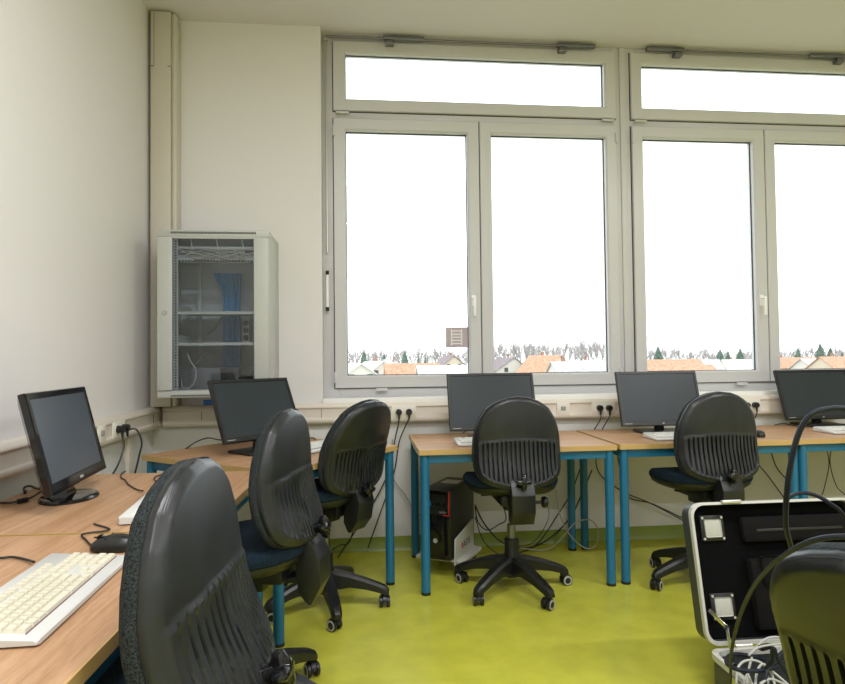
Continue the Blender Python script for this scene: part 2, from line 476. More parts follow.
def make_pad():
    b = MB(); zc = .43 - BH / 2
    def rg(s, off): return [(x * s, ybase(x, z) + off, zc + (z - zc) * s) for x, z in OUT]
    b.loft([rg(.97, .024), rg(1.008, .032), rg(1.020, .040), rg(1.014, .052), rg(.985, .061), rg(.92, .067), rg(.75, .070), rg(.5, .070), rg(.25, .070), rg(.02, .070)])
    return b
def seat_ring(s, z, drop=1.0):
    pts = []
    for k in range(64):
        a = 2 * PI * k / 64; c, q = math.cos(a), math.sin(a)
        x = .238 * s * math.copysign(abs(c) ** .72, c) * (1.0 if q > 0 else 1 - .10 * abs(q))
        y = .225 * s * math.copysign(abs(q) ** .72, q)
        pts.append((x, y + .01, z - .030 * drop * max(0, y / .22) ** 2 + .012 * max(0, -y / .22) ** 2))
    return pts
def make_chair():
    t = thing('swivel_chair', 'x', 'chair', group='black shell swivel chairs')
    SZ = .595
    b = MB(); b.loft([seat_ring(.93, SZ - .045), seat_ring(1.0, SZ - .038), seat_ring(1.02, SZ - .02), seat_ring(1.0, SZ - .004), seat_ring(.95, SZ + .006), seat_ring(.8, SZ + .006), seat_ring(.5, SZ + .002), seat_ring(.05, SZ)])
    b.build('seat_cushion', 'seatf', t)
    b = MB(); b.loft([seat_ring(.55, SZ - .085, .4), seat_ring(.86, SZ - .078, .8), seat_ring(.965, SZ - .058), seat_ring(.985, SZ - .042), seat_ring(.95, SZ - .036)])
    b.build('seat_pan', 'black', t)
    b = MB(); b.box((0, -.02, SZ - .105), (.17, .25, .055), .01); b.box((0, .0, SZ - .15), (.09, .13, .05), .012)
    b.build('tilt_mechanism', 'black', t)
    b = MB(); b.cyl((.07, -.06, SZ - .135), (.15, -.06, SZ - .135), .008, 10); b.lathe([(.0, .148), (.026, .15), (.029, .156), (.029, .168), (.024, .176), (0, .176)], (0, -.06, SZ - .135), 'X', 20)
    b.build('tension_knob', 'black', t)
    b = MB(); b.cyl((.07, .02, SZ - .092), (.15, .02, SZ - .092), .006, 8); b.box((.17, .02, SZ - .092), (.075, .03, .009), .003)
    b.build('height_lever', 'black', t)
    b = MB(); b.cyl((-.07, -.01, SZ - .098), (-.13, -.01, SZ - .098), .006, 8); b.box((-.14, -.01, SZ - .098), (.04, .026, .009), .003)
    b.build('tilt_lever', 'black', t)
    # back parts share the pivot
    PV = (0, -.238, .585)
    make_shell().build('back_shell', 'shell', t, loc=PV, ang=60)
    make_pad().build('back_cushion', 'pad', t, loc=PV)
    b = MB()
    b.prism([(.012, .03), (.026, .04), (.058, -.01), (.064, -.09), (.060, -.15), (.030, -.190), (.018, -.190), (-.020, -.13), (-.026, -.045), (-.008, .0)], 'X', -.058, .058, bev=.004)
    b.box((0, .12, -.112), (.075, .18, .022), .005)
    b.build('back_bracket', 'black', t, loc=PV)
    b = MB(); n = 48; rings = []
    for r, h in ((.010, .0), (.018, -.010), (.026, -.016), (.030, -.026), (.028, -.038), (.018, -.044), (.004, -.045)):
        rings.append([(r * (1 + .32 * math.cos(4 * a)) * math.cos(a), h, .018 + r * (1 + .32 * math.cos(4 * a)) * math.sin(a)) for a in [2 * PI * k / n for k in range(n)]])
    b.loft(rings); b.cyl((0, .01, .018), (0, -.02, .018), .018, 16)
    b.build('back_height_knob', 'blackg', t, loc=(PV[0], PV[1] - .004, PV[2]))
    b = MB(); b.lathe([(.014, .30), (.014, SZ - .16)], n=16); b.build('gas_piston', 'steel', t)
    b = MB(); b.lathe([(.022, .24), (.022, .335), (.018, .34)], n=20); b.build('gas_column', 'alud', t)
    base = bpy.data.objects.new('star_base', None)
    b = MB(); b.lathe([(.036, .07), (.043, .10), (.043, .175), (.037, .20), (.037, .262), (.031, .268), (.0, .268)], n=28)
    for k in range(5):
        a = 2 * PI * k / 5; ca, sa = math.cos(a), math.sin(a); rings = []
        for r, zt, zb, w in ((.01, .180, .092, .036), (.05, .176, .092, .035), (.12, .160, .100, .030), (.20, .134, .088, .027), (.265, .110, .070, .025), (.295, .096, .058, .023), (.310, .080, .058, .016)):
            pts = [(r, -w, zb), (r, w, zb), (r, w * 1.0, zt - .012), (r, w * .6, zt), (r, -w * .6, zt), (r, -w, zt - .012)]
            rings.append([(x * ca - y * sa, x * sa + y * ca, z) for x, y, z in pts])
        b.loft(rings)
        b.cyl((.287 * ca, .287 * sa, .052), (.287 * ca, .287 * sa, .085), .017, 14)
    sb = b.build('star_base', 'black', t, ang=40)
    for k in range(5):
        a = 2 * PI * k / 5
        b = MB(); b.cyl((0, 0, .03), (0, 0, .06), .009, 10)
        rings = []
        for y in (-.009, .009):
            rings.append([(-.014 + .028 * math.cos(q), y, .029 + .030 * math.sin(q)) for q in [PI * j / 12 for j in range(13)]])
        b.loft(rings)
        c = b.build('caster', 'black', t, loc=(.287 * math.cos(a), .287 * math.sin(a), 0), rot=(0, 0, a + .7 + k * 1.3))
        for sy in (-1, 1):
            b = MB(); b.use('black').lathe([(.0, 0), (.024, 0), (.0275, .003), (.0275, .013), (.024, .016), (.022, .0155), (.0215, .0165)], n=22, axis='Y')
            b.use('gring').lathe([(.0245, .0155), (.0205, .0178), (.0175, .0168)], n=22, axis='Y')
            b.use('black').lathe([(.018, .0160), (.010, .0185), (.0, .0190)], n=22, axis='Y')
            b.build('wheel', None, c, loc=(-.014, sy * .0095, .0275), rot=(0, 0, 0 if sy > 0 else PI))
    return t
def set_chair(t, label, x, y, rz, base=0, tilt=0, dz=0, bdz=0):
    """tilt>0: top of the back leans backwards"""
    t.location = (x, y, 0); t.rotation_euler = (0, 0, math.radians(rz)); t['label'] = label
    tl = math.radians(tilt)
    for ch in [q for q in COL.objects if q.parent == t]:
        nm = ch.name.split('.')[0]
        if nm in ('back_shell', 'back_cushion', 'back_bracket', 'back_height_knob'):
            ch.rotation_euler = (tl if nm != 'back_bracket' else tl * .5, 0, 0)
            if nm != 'back_bracket': ch.location.z += dz + bdz
            else: ch.location.z += dz
        elif nm in ('seat_cushion', 'seat_pan', 'tilt_mechanism', 'tension_knob', 'height_lever', 'tilt_lever', 'gas_piston'):
            ch.location.z += dz
        elif nm == 'star_base':
            ch.rotation_euler = (0, 0, math.radians(base - rz))
        elif nm == 'caster':
            p = Matrix.Rotation(math.radians(base - rz), 3, 'Z') @ Vector(ch.location); ch.location = p
    return t
proto = make_chair()
CH = [
    dict(label='nearest swivel chair at the left, its ribbed black back filling the lower corner', x=.858, y=-2.735, rz=85, base=10, tilt=-16, dz=.035),
    dict(label='swivel chair at the long left desk, second of the three along the left', x=.880, y=-1.715, rz=76, base=50, tilt=-10, bdz=.032),
    dict(label='swivel chair drawn up to the diagonal corner desk', x=1.085, y=-.845, rz=52, base=-5, tilt=12),
    dict(label='swivel chair in front of the first window desk beside the tower', x=2.04, y=-.745, rz=0, base=-66, tilt=-6),
    dict(label='swivel chair at the second window desk, half hidden by the open case', x=3.066, y=-.79, rz=3, base=-170, tilt=-6, bdz=.01),
    dict(label='swivel chair at the right edge with only its seat in view', x=4.25, y=-.78, rz=0, base=20, tilt=-4, dz=-.035),
    dict(label='nearest swivel chair at the lower right, in front of the open case', x=2.372, y=-2.87, rz=-62, base=5, tilt=21, dz=-.08, bdz=-.02),
]
chairs = []
for i, q in enumerate(CH):
    c = proto if i == 0 else copy_tree(proto)
    chairs.append(c)
for c, q in list(zip(chairs, CH)): set_chair(c, **q)

# ================================================================ MONITORS
def make_monitor(label, x, y, zb, yaw, tilt, w, h, gloss=False, desk=.74, name='monitor', thick=.045):
    """x,y,zb: bottom centre of the screen face; yaw 0 faces -Y"""
    t = thing(name, label, 'monitor', (x, y, desk), yaw, 'flat computer monitors')
    M = Matrix.Translation((0, 0, zb - desk)) @ Matrix.Rotation(-tilt, 4, 'X')
    bz = .016 if not gloss else .02; bb_ = .026 if not gloss else .034
    bm_ = 'blackg' if gloss else 'black'
    b = MB()
    def rg(ix, y, ib=None):
        ib = ix if ib is None else ib
        return [M @ Vector(p) for p in ((-w / 2 + ix, y, ib), (w / 2 - ix, y, ib), (w / 2 - ix, y, h - ix), (-w / 2 + ix, y, h - ix))]
    b.loft([rg(.05, thick), rg(.03, thick - .004), rg(.001, thick * .5), rg(0, .004), rg(.003, 0), rg(bz, 0, bb_), rg(bz + .002, .004, bb_ + .002), rg(bz + .002, .01, bb_ + .002)])
    b.build('housing', bm_, t)
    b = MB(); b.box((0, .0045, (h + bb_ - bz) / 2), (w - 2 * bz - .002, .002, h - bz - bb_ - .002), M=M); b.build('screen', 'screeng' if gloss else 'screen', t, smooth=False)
    b = MB(); b.box((0, -.0006, bb_ / 2), (.011 if not gloss else .03, .001, .009), .0003, M=M)
    if not gloss: b.box((-w * .42, -.0006, bb_ / 2), (.045, .001, .004), M=M)
    b.build('badge', 'greyc', t)
    b = MB()
    bk = .055
    if gloss:
        b.lathe([(.0, 0), (.112, 0), (.112, .006), (.106, .012), (.05, .016), (.0, .017)], (.012, bk - .01, 0), n=48)
        for v in b.bm.verts: v.co.x *= 1.0; v.co.y = (v.co.y - bk) * .80 + bk
        b.build('stand_base', bm_, t)
        b = MB(); b.loft([[(-.05, bk - .02, .014), (.05, bk - .02, .014), (.05, bk + .03, .014), (-.05, bk + .03, .014)], [(-.022, bk - .015, .045), (.022, bk - .015, .045), (.022, bk + .015, .045), (-.022, bk + .015, .045)], [(-.022, bk - .015, zb - desk + .10), (.022, bk - .015, zb - desk + .10), (.022, bk + .015, zb - desk + .10), (-.022, bk + .015, zb - desk + .10)]])
        b.build('stand_neck', bm_, t)
    else:
        b.box((0, bk, .008), (.26, .19, .014), .006); b.build('stand_base', bm_, t)
        b = MB(); b.box((0, bk + .012, .075 + .02), (.055, .028, .16 + .02), .004); b.build('stand_neck', 'blackg', t)
    return t
R_ = math.radians
make_monitor('dark flat monitor on the desk under the first window', 2.019, -.475, .797, R_(1.2), R_(17), .514, .336)
make_monitor('dark flat monitor on the desk under the second window, behind the half hidden chair', 3.069, -.388, .790, R_(-1.6), R_(16.4), .51, .336)
make_monitor('dark flat monitor at the right edge behind the thick looping cable', 4.246, -.210, .787, 0, R_(19), .51, .336)
make_monitor('dark flat monitor on the diagonal corner desk below the network cabinet', .789, -.729, .812, R_(46.4), R_(24), .485, .329)
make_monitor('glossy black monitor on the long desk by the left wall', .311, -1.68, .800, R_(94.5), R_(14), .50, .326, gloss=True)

# ================================================================ KEYBOARDS, MICE
def key_layout():
    K = []; p = .019
    def row(x0, z, ws):
        x = x0
        for w in ws:
            if w > 0: K.append((x + w * p / 2, z, w * p - .0022))
            x += abs(w) * p
    L = -.213
    row(L, 2.65 * p, [1, -1, 1, 1, 1, 1, -.5, 1, 1, 1, 1, -.5, 1, 1, 1, 1, -.35, 1, 1, 1])
    row(L, 1.3 * p, [1] * 13 + [2, -.35, 1, 1, 1, -.35, 1, 1, 1, 1])
    row(L, .3 * p, [1.5] + [1] * 12 + [1.5, -.35, 1, 1, 1, -.35, 1, 1, 1, 1])
    row(L, -.7 * p, [1.75] + [1] * 11 + [2.25, -4.05 + .35 - .0, 1, 1, 1])
    row(L, -1.7 * p, [1.25] + [1] * 11 + [2.75, -1.35, 1, -1.35, 1, 1, 1, 1])
    row(L, -2.7 * p, [1.5, 1.25, 1.5, 5.5, 1.5, 1.25, 1.25, 1.25, -.35, 1, 1, 1, -.35, 2, 1, 1])
    return K
KEYMESH = {}
def make_keyboard(label, x, y, rz, z=.742, km='key', separate=False, tilt=.05):
    t = thing('keyboard', label, 'keyboard', (x, y, z), rz, 'computer keyboards')
    w, d = .462, .178
    b = MB(); hb, hf = .026, .013
    def sec(xx, i=0): return [(xx, -d / 2 + i, .002), (xx, -d / 2 + i, hf - .003 - i), (xx, -d / 2 + .006 + i, hf - i), (xx, d / 2 - .006 - i, hb - i), (xx, d / 2 - i, hb - .004 - i), (xx, d / 2 - i, .002)]
    b.loft([sec(-w / 2, .004), sec(-w / 2 + .006), sec(w / 2 - .006), sec(w / 2, .004)])
    b.build('keyboard_body', 'kbody', t)
    sl = (hb - hf) / (d - .012)
    def ztop(yy): return hf + (yy + d / 2 - .006) * sl
    b = MB(); b.box((0, -.062, ztop(-.062) + .0005), (w - .03, .0018, .0012)); b.build('trim_line', 'maroon', t)
    b = MB()
    for sx in (-.19, .19): b.box((sx, .05, .002), (.03, .02, .006), .001)
    b.build('rubber_feet', 'dark', t)
    OFF = .0
    if separate:
        for kx, kz, kw in key_layout():
            key = round(kw, 4), km
            yy = kz + OFF
            if key not in KEYMESH:
                q = MB(); hwk, hd = kw / 2, .0084
                q.loft([[(-hwk, -hd, 0), (hwk, -hd, 0), (hwk, hd, 0), (-hwk, hd, 0)], [(-hwk, -hd, .002), (hwk, -hd, .002), (hwk, hd, .002), (-hwk, hd, .002)], [(-hwk + .0022, -hd + .0018, .008), (hwk - .0022, -hd + .0018, .008), (hwk - .0022, hd - .0026, .008), (-hwk + .0022, hd - .0026, .008)]])
                o = q.build('key', km, t, smooth=False); KEYMESH[key] = o.data
            else:
                o = bpy.data.objects.new('key', KEYMESH[key]); COL.objects.link(o); o.parent = t
            o.location = (kx, yy, ztop(yy) - .0015); o.rotation_euler = (math.atan(sl), 0, 0)
    else:
        q = MB()
        for kx, kz, kw in key_layout():
            yy = kz + OFF; q.box((kx, yy, ztop(yy) + .002), (kw, .0165, .007), .0012, seg=1)
        q.build('key_field', km, t, smooth=False)
    return t
kb1 = make_keyboard('cream keyed keyboard on the nearest left desk', .640, -2.612, R_(91.5), separate=True); kb1.scale = (.95, 1, 1)
kb2 = make_keyboard('white keyboard behind the nearest chair on the long left desk', .642, -1.845, R_(95), km='keyw', separate=True); kb2.scale = (.94, 1, 1)
make_keyboard('white keyboard in front of the monitor on the diagonal corner desk', 1.01, -.69, math.atan2(e2.y, e2.x), km='keyw')
make_keyboard('white keyboard on the desk under the first window', 2.005, -.615, 0, km='keyw')
make_keyboard('white keyboard on the desk under the second window', 3.105, -.60, 0, km='keyw')
make_keyboard('white keyboard at the right edge on the last window desk', 4.22, -.52, 0, km='keyw')
def make_mouse(label, x, y, rz):
    t = thing('computer_mouse', label, 'mouse', (x, y, .741), rz, 'black computer mice')
    b = MB(); rings = []
    for s, z in ((.90, 0), (1.0, .004), (1.0, .012), (.95, .022), (.80, .031), (.55, .036), (.2, .038)):
        rings.append([(.030 * s * math.copysign(abs(math.cos(a)) ** .8, math.cos(a)), .056 * s * math.copysign(abs(math.sin(a)) ** .8, math.sin(a)) - .004 * (1 - s),
                       z * (1 - .25 * max(0, math.sin(a)) * s)) for a in [2 * PI * k / 40 for k in range(40)]])
    b.loft(rings); b.build('mouse_shell', 'black', t)
    b = MB(); b.cyl((-.004, .032, .029), (.004, .032, .029), .009, 14); b.build('scroll_wheel', 'blackg', t)
    b = MB(); b.box((0, .032, .0305), (.0012, .035, .004)); b.box((0, .012, .034), (.048, .0012, .003)); b.build('button_gap', 'dark', t)
    return t
make_mouse('black mouse beside the cream keyboard on the nearest left desk', .650, -2.30, R_(84))
make_mouse('black mouse right of the chair at the second window desk', 3.515, -.60, 0)

# ================================================================ CABLES
def cable(label, pts, r=.0035, m='cable', name='cable', group=None, sub=6, plug=None, lump=None):
    b = MB(); b.tube(pts, r, 8, sub); o = b.build(name, m); tag(o, label, 'cable', group)
    if lump is not None:
        b = MB(); p, q = Vector(lump[0]), Vector(lump[1]); b.cyl(p, q, r * 2.3, 12); b.build('ferrite_core', 'cable', o)
    return o
def tz(u, v, z):
    d = (fw + rt * ((u - 422.5) / FPX) - up * ((v - 342) / FPX)); k = (z - CAM.z) / d.z; p = CAM + d * k; return (p.x, p.y, z)
def ty(u, v, y):
    d = (fw + rt * ((u - 422.5) / FPX) - up * ((v - 342) / FPX)); k = (y - CAM.y) / d.y; p = CAM + d * k; return (p.x, y, p.z)
def txx(u, v, x):
    d = (fw + rt * ((u - 422.5) / FPX) - up * ((v - 342) / FPX)); k = (x - CAM.x) / d.x; p = CAM + d * k; return (x, p.y, p.z)

# sockets on the window trunking
def socket(label, x, z=.872, n=2, data=False):
    t = thing('wall_socket', label, 'socket', (x, -.0565, z))
    w = .155 if n == 2 else .085
    b = MB(); b.box((0, -.004, 0), (w, .009, .078), .003); b.build('cover_plate', 'socket', t)
    if data:
        b = MB(); b.box((0, -.010, .004), (.032, .006, .026), .002); b.build('data_port', 'greyc', t)
    else:
        for sx in ((-.033, .033) if n == 2 else (0,)):
            b = MB(); b.lathe([(.0, -.0075), (.019, -.0075), (.021, -.0105), (.023, -.0105), (.024, -.008)], (sx, 0, 0), 'Y', 24); b.build('socket_well', 'socket', t)
    return t
def plug(b, x, y, z, dx=0, dy=-1):
    """mould round schuko plug with down-angled tail"""
    a = Vector((x, y, z)); d = Vector((dx, dy, 0))
    b.cyl(a - d * .008, a + d * .028, .0185, 18); b.cyl(a + d * .026, a + d * .034, .016, 18)
    b.cyl(a + d * .022 + Vector((0, 0, -.005)), a + d * .026 + Vector((0, 0, -.045)), .008, 10, .0045)
PZ = .874
def plugged(label, x, pts, z=PZ, y=-.066):
    b = MB(); plug(b, x, y, z); o = b.build('power_plug', 'cable')
    tag(o, label, 'plug')
    b = MB(); b.tube([(x, y - .026, z - .04)] + pts, .0038, 8); b.build('power_cord', 'cable', o)
    return o
socket('double wall socket with two black plugs left of the first window monitor', 1.531)
plugged('black plug on the left in the double socket left of the first window monitor', 1.500, [(1.49, -.095, .78), (1.475, -.05, .70), (1.45, -.035, .55), (1.40, -.03, .42), (1.30, -.04, .25), (1.12, -.20, .03)])
plugged('black plug on the right in the double socket left of the first window monitor', 1.563, [(1.545, -.095, .80), (1.50, -.05, .68), (1.47, -.035, .50), (1.40, -.04, .30), (1.30, -.10, .05)])
socket('single white data socket right of the first window chair', 2.56, n=1, data=True)
socket('double wall socket with two black plugs between the first two monitors', 2.83)
plugged('black plug on the left in the double socket between the first two monitors', 2.798, [(2.79, -.10, .80), (2.745, -.085, .72), (2.72, -.05, .62), (2.62, -.04, .35), (2.52, -.05, .20), (2.35, -.12, .03), (2.15, -.25, .012)])
plugged('black plug on the right in the double socket between the first two monitors', 2.860, [(2.84, -.10, .80), (2.80, -.085, .72), (2.78, -.05, .60), (2.80, -.04, .45), (2.95, -.05, .33), (3.15, -.06, .24), (3.4, -.15, .10)])
socket('double wall socket with black plugs right of the second window chair', 3.834)
plugged('black plug on the left in the socket right of the second window chair', 3.803, [(3.79, -.10, .80), (3.76, -.08, .72), (3.72, -.05, .6), (3.80, -.04, .38)])
plugged('black plug on the right in the socket right of the second window chair', 3.866, [(3.85, -.10, .80), (3.80, -.085, .72), (3.78, -.05, .60), (3.95, -.04, .42), (4.1, -.06, .2)])
# left wall sockets
def lsocket(label, y, n=2, data=False):
    t = socket(label, 0, .872, n, data); t.location = (.0565, y, .872); t.rotation_euler = (0, 0, PI / 2); return t
lsocket('white data socket plate beside the glossy monitor on the left wall', -.905, 1, True)
lsocket('double wall socket with two black plugs on the left wall', -.70)
def lplug(label, y, pts):
    b = MB(); plug(b, .066, y, PZ, 1, 0); o = b.build('power_plug', 'cable'); tag(o, label, 'plug')
    b = MB(); b.tube(pts, .0045, 8); b.build('power_cord', 'cable', o); return o
lplug('nearer of the two black plugs in the left wall socket', -.733, [(.092, -.733, .834), (.10, -.745, .78), (.09, -.80, .70), (.06, -.90, .60), (.04, -1.0, .45)])
lplug('farther of the two black plugs in the left wall socket', -.667, [(.092, -.667, .865), (.13, -.655, .862), (.155, -.655, .80), (.15, -.67, .74), (.13, -.72, .60), (.08, -.8, .4)])

# cables on the desks
cable('black monitor cable with ferrite core lying left of the glossy monitor', [tz(-25, 503, .747), tz(0, 503, .747), tz(14, 502, .747), tz(30, 498, .75), tz(42, 491, .76), (.25, -1.70, .80)], .0036, lump=(tz(18, 501.5, .75), tz(27, 499.5, .75)))
cable('black cable looping behind the glossy monitor', [(.24, -1.70, .80), tz(40, 489, .765), tz(30, 486, .765), tz(24, 488, .755), tz(25, 493, .747), (.06, -1.55, .747)], .0036)
cable('thin black keyboard cable curling on the long left desk', [tz(143, 491, .748), tz(136, 489, .744), tz(128, 484, .744), tz(125.5, 480, .744), tz(121.5, 478, .744), tz(121, 474.5, .744), tz(125, 471.5, .746), (.20, -1.16, .70)], .0027)
cable('short black cable on the back of the long left desk beside the nearest chair', [tz(175, 478, .744), tz(163, 479, .744), tz(156, 481, .744), tz(155, 477, .744), tz(165, 474, .744), tz(175, 474, .744)], .0027)
cable('black cable running to the cream keyboard', [tz(-20, 557, .745), tz(0, 558, .745), tz(12, 557, .745), tz(24, 559, .745), tz(34, 562, .748)], .003)
cable('black cord of the mouse on the nearest left desk', [tz(99, 550, .750), tz(92, 546, .744), tz(86, 540, .744), tz(83, 534, .744), (.57, -2.12, .744), (.50, -2.05, .744)], .0025)
cable('black monitor cable on the left of the corner desk', [(.60, -.50, .80), tz(222, 440, .775), tz(208, 438, .765), tz(196, 442, .750), tz(187, 448, .745), tz(180, 452, .70)], .0036)
cable('black cable right of the corner desk monitor', [(.90, -.40, .80), tz(300, 440, .752), tz(308, 438, .752), tz(314, 438, .747), (1.0, -.3, .745)], .0034)
cable('black cable lying left of the right edge monitor', [tz(775, 425, .745), tz(783, 423.5, .745), tz(792, 425, .745), tz(803, 427, .745), (4.15, -.25, .76)], .003)
cable('short black cable behind the first window monitor', [tz(463, 433, .745), tz(466, 431, .75), (1.90, -.30, .80)], .003)
# cables under the desks
cable('grey cable hanging behind the first window desk', [(1.46, -.03, .70), ty(393, 476, -.035), ty(405, 495, -.05), ty(418, 514, -.10), (1.72, -.2, .25)], .0035, 'greyc')
cable('black cable hanging to the floor below the corner desk', [(1.28, -.10, .60), ty(352, 535, -.25), ty(340, 545, -.32), ty(330, 552, -.4), (.95, -.5, .012)], .0035)
cable('thick black cable drooping behind the first window chair', [ty(475, 505, -.30), ty(482, 520, -.25), ty(490, 531, -.22), ty(500, 541, -.2), ty(515, 547, -.15), ty(532, 547, -.1), ty(550, 538, -.06), ty(570, 518, -.05), ty(580, 498, -.05), ty(592, 470, -.05)], .0045)
cable('thin black cable looping right of the tower', [ty(475, 507, -.32), ty(478, 522, -.3), ty(487, 530, -.25), ty(498, 525, -.2), ty(506, 516, -.2), (2.02, -.35, .5)], .0035)
cable('second thin black cable trailing from the tower to the floor', [ty(475, 517, -.32), ty(482, 538, -.28), ty(492, 550, -.22), ty(505, 556, -.2), ty(515, 555, -.18), (2.2, -.2, .02)], .003)
cable('grey loop of cable hanging right of the first window chair', [ty(556, 490, -.30), ty(560, 515, -.28), ty(570, 535, -.25), ty(585, 548, -.22), ty(596, 545, -.2), ty(598, 530, -.2), ty(590, 520, -.2), ty(575, 523, -.22), ty(560, 540, -.2), ty(545, 550, -.18), ty(520, 548, -.2)], .0038, 'greyc')
cable('thin black cable hanging behind the seat of the first window chair', [ty(546, 500, -.3), ty(549, 515, -.28), ty(543, 530, -.25), ty(532, 543, -.2), ty(518, 547, -.2)], .0022)
cable('black cable sagging under the second window desk', [ty(617, 452, -.06), ty(622, 478, -.05), ty(628, 497, -.05), ty(650, 503, -.05), ty(668, 511, -.05), ty(690, 518, -.05), (3.5, -.08, .3)], .004)
cable('black cable under the right part of the second window desk', [ty(771, 452, -.06), ty(777, 468, -.05), ty(790, 482, -.05), ty(803, 490, -.05), (4.2, -.06, .35)], .004)
cable('thin black cable under the right edge desk', [ty(824, 440, -.05), ty(829, 462, -.05), ty(825, 485, -.05), ty(822, 495, -.06)], .003)
cable('second thin black cable under the right edge desk', [ty(833, 440, -.05), ty(830, 462, -.05), ty(836, 485, -.05), ty(845, 495, -.06)], .003)

# ================================================================ NETWORK CABINET
def make_rack():
    x0, x1, y0, z0, z1 = .150, .757, -.40, 1.005, 1.938
    t = thing('network_cabinet', 'light grey wall network cabinet with a glass door in the corner', 'cabinet', ((x0 + x1) / 2, 0, z0))
    w = x1 - x0; h = z1 - z0; d = .40
    def P(b, xa, xb, ya, yb, za, zb, bev=.002): return b.bx(xa - w / 2, xb - w / 2, ya, yb, za, zb, bev)
    b = MB(); th = .003
    P(b, 0, .012, -d + .02, 0, .0, h); P(b, w - .012, w, -d + .02, 0, 0, h); P(b, .012, w - .012, -.012, 0, 0, h)
    P(b, 0, w, -d, 0, h - .04, h, .004); P(b, 0, w, -d, 0, 0, .04, .004)
    P(b, w, w + .001, -.20, -.196, .09, h - .01, 0)
    b.build('casing', 'rackm', t)
    b = MB(); P(b, .0125, w - .0125, -.014, -.0125, .04, h - .04, 0); P(b, .0125, .014, -d + .03, -.014, .04, h - .04, 0); P(b, w - .014, w - .0125, -d + .03, -.014, .04, h - .04, 0)
    P(b, .012, w - .012, -d + .03, -.014, .0402, .0415, 0); P(b, .012, w - .012, -d + .03, -.014, h - .0415, h - .0402, 0)
    b.build('inner_lining', 'rackin', t, smooth=False)
    # vents in top and bottom rails
    b = MB()
    for k in range(58):
        xx = .075 + k * (w - .15) / 57; P(b, xx - .0026, xx + .0026, -d - .0008, -d + .002, h - .022, h - .010, 0)
    b.build('vent_slots', 'dark', t, smooth=False)
    b = MB()
    for k in range(58):
        xx = .075 + k * (w - .15) / 57; P(b, xx - .0026, xx + .0026, -d - .0008, -d + .002, .006, .016, 0)
    b.build('vent_slots', 'dark', t, smooth=False)
    for k in (.25, .10): b = MB(); P(b, w - .0005, w + .0008, -k - .012, -k, .12, .145, 0); b.build('side_slot', 'duct', t, smooth=False)
    # door
    gz0, gz1 = .052, h - .055; gx0, gx1 = .082, w - .082
    b = MB(); P(b, .003, gx0, -d - .012, -d + .002, .042, h - .042, .002); P(b, gx1, w - .003, -d - .012, -d + .002, .042, h - .042, .002)
    P(b, gx0, gx1, -d - .010, -d + .002, h - .050, h - .042, 0)
    dr = b.build('door', 'rackm', t)
    b = MB(); P(b, gx0 - .002, gx1 + .002, -d - .006, -d - .002, .042, h - .046, 0); b.build('door_glass', 'smoke', dr, smooth=False)
    b = MB(); b.lathe([(0, -.006), (.012, -.006), (.014, -.002), (.014, 0)], (.042 - w / 2, -d - .012, .47), 'Y', 20); b.build('door_lock', 'steel', dr)
    # 19" rails with holes
    for xa in (gx0 - .004, gx1 - .010):
        b = MB(); P(b, xa, xa + .026, -d + .025, -d + .028, .045, h - .045, 0)
        r = b.build('mounting_rail', 'rackin', t, smooth=False)
        b = MB()
        for k in range(52): z = .06 + k * (h - .12) / 51; P(b, xa + .008, xa + .018, -d + .0242, -d + .0255, z - .0045, z + .0045, 0)
        b.build('rail_holes', 'dark', r, smooth=False)
    for xa in (gx0 + .05, gx1 - .06):
        b = MB(); P(b, xa, xa + .02, -.06, -.055, .045, h - .045, 0); b.build('mounting_rail', 'rackm', t, smooth=False)
    # shelves
    for z in (.300, .475):
        b = MB(); P(b, gx0 + .004, gx1 + .01, -d + .03, -.05, z, z + .004, 0); P(b, gx0 + .004, gx1 + .01, -d + .028, -d + .032, z - .012, z + .004, 0)
        P(b, gx0 + .004, gx0 + .008, -d + .03, -.05, z, z + .05, 0)
        b.build('shelf', 'rackm', t, smooth=False)
    # patch panel
    b = MB(); P(b, gx0 + .01, gx1 - .005, -d + .03, -d + .05, .755, .800, .002); P(b, gx0 + .01, gx1 - .005, -d + .03, -d + .05, .832, .845, .001)
    pp = b.build('patch_panel', 'rackin', t)
    b = MB()
    for k in range(24):
        xx = gx0 + .03 + k * (gx1 - gx0 - .05) / 23; P(b, xx - .006, xx + .006, -d + .0285, -d + .031, .757, .768, 0)
    b.build('patch_ports', 'dark', pp, smooth=False)
    for k in range(3):
        xx = gx0 + .10 + k * .14 - w / 2
        b = MB(); b.tube([(xx, -d + .03, .765), (xx + .004, -d + .018, .80), (xx - .002, -d + .020, .85), (xx - .012, -d + .03, .885)], .0035, 6); b.build('cable_hoop', 'rackm', t)
    return t, w, h, d
rk, rw, rh, rd = make_rack()
def rp(x, y, z): return (.150 + x, y, 1.005 + z)
rnd = random.Random(3)
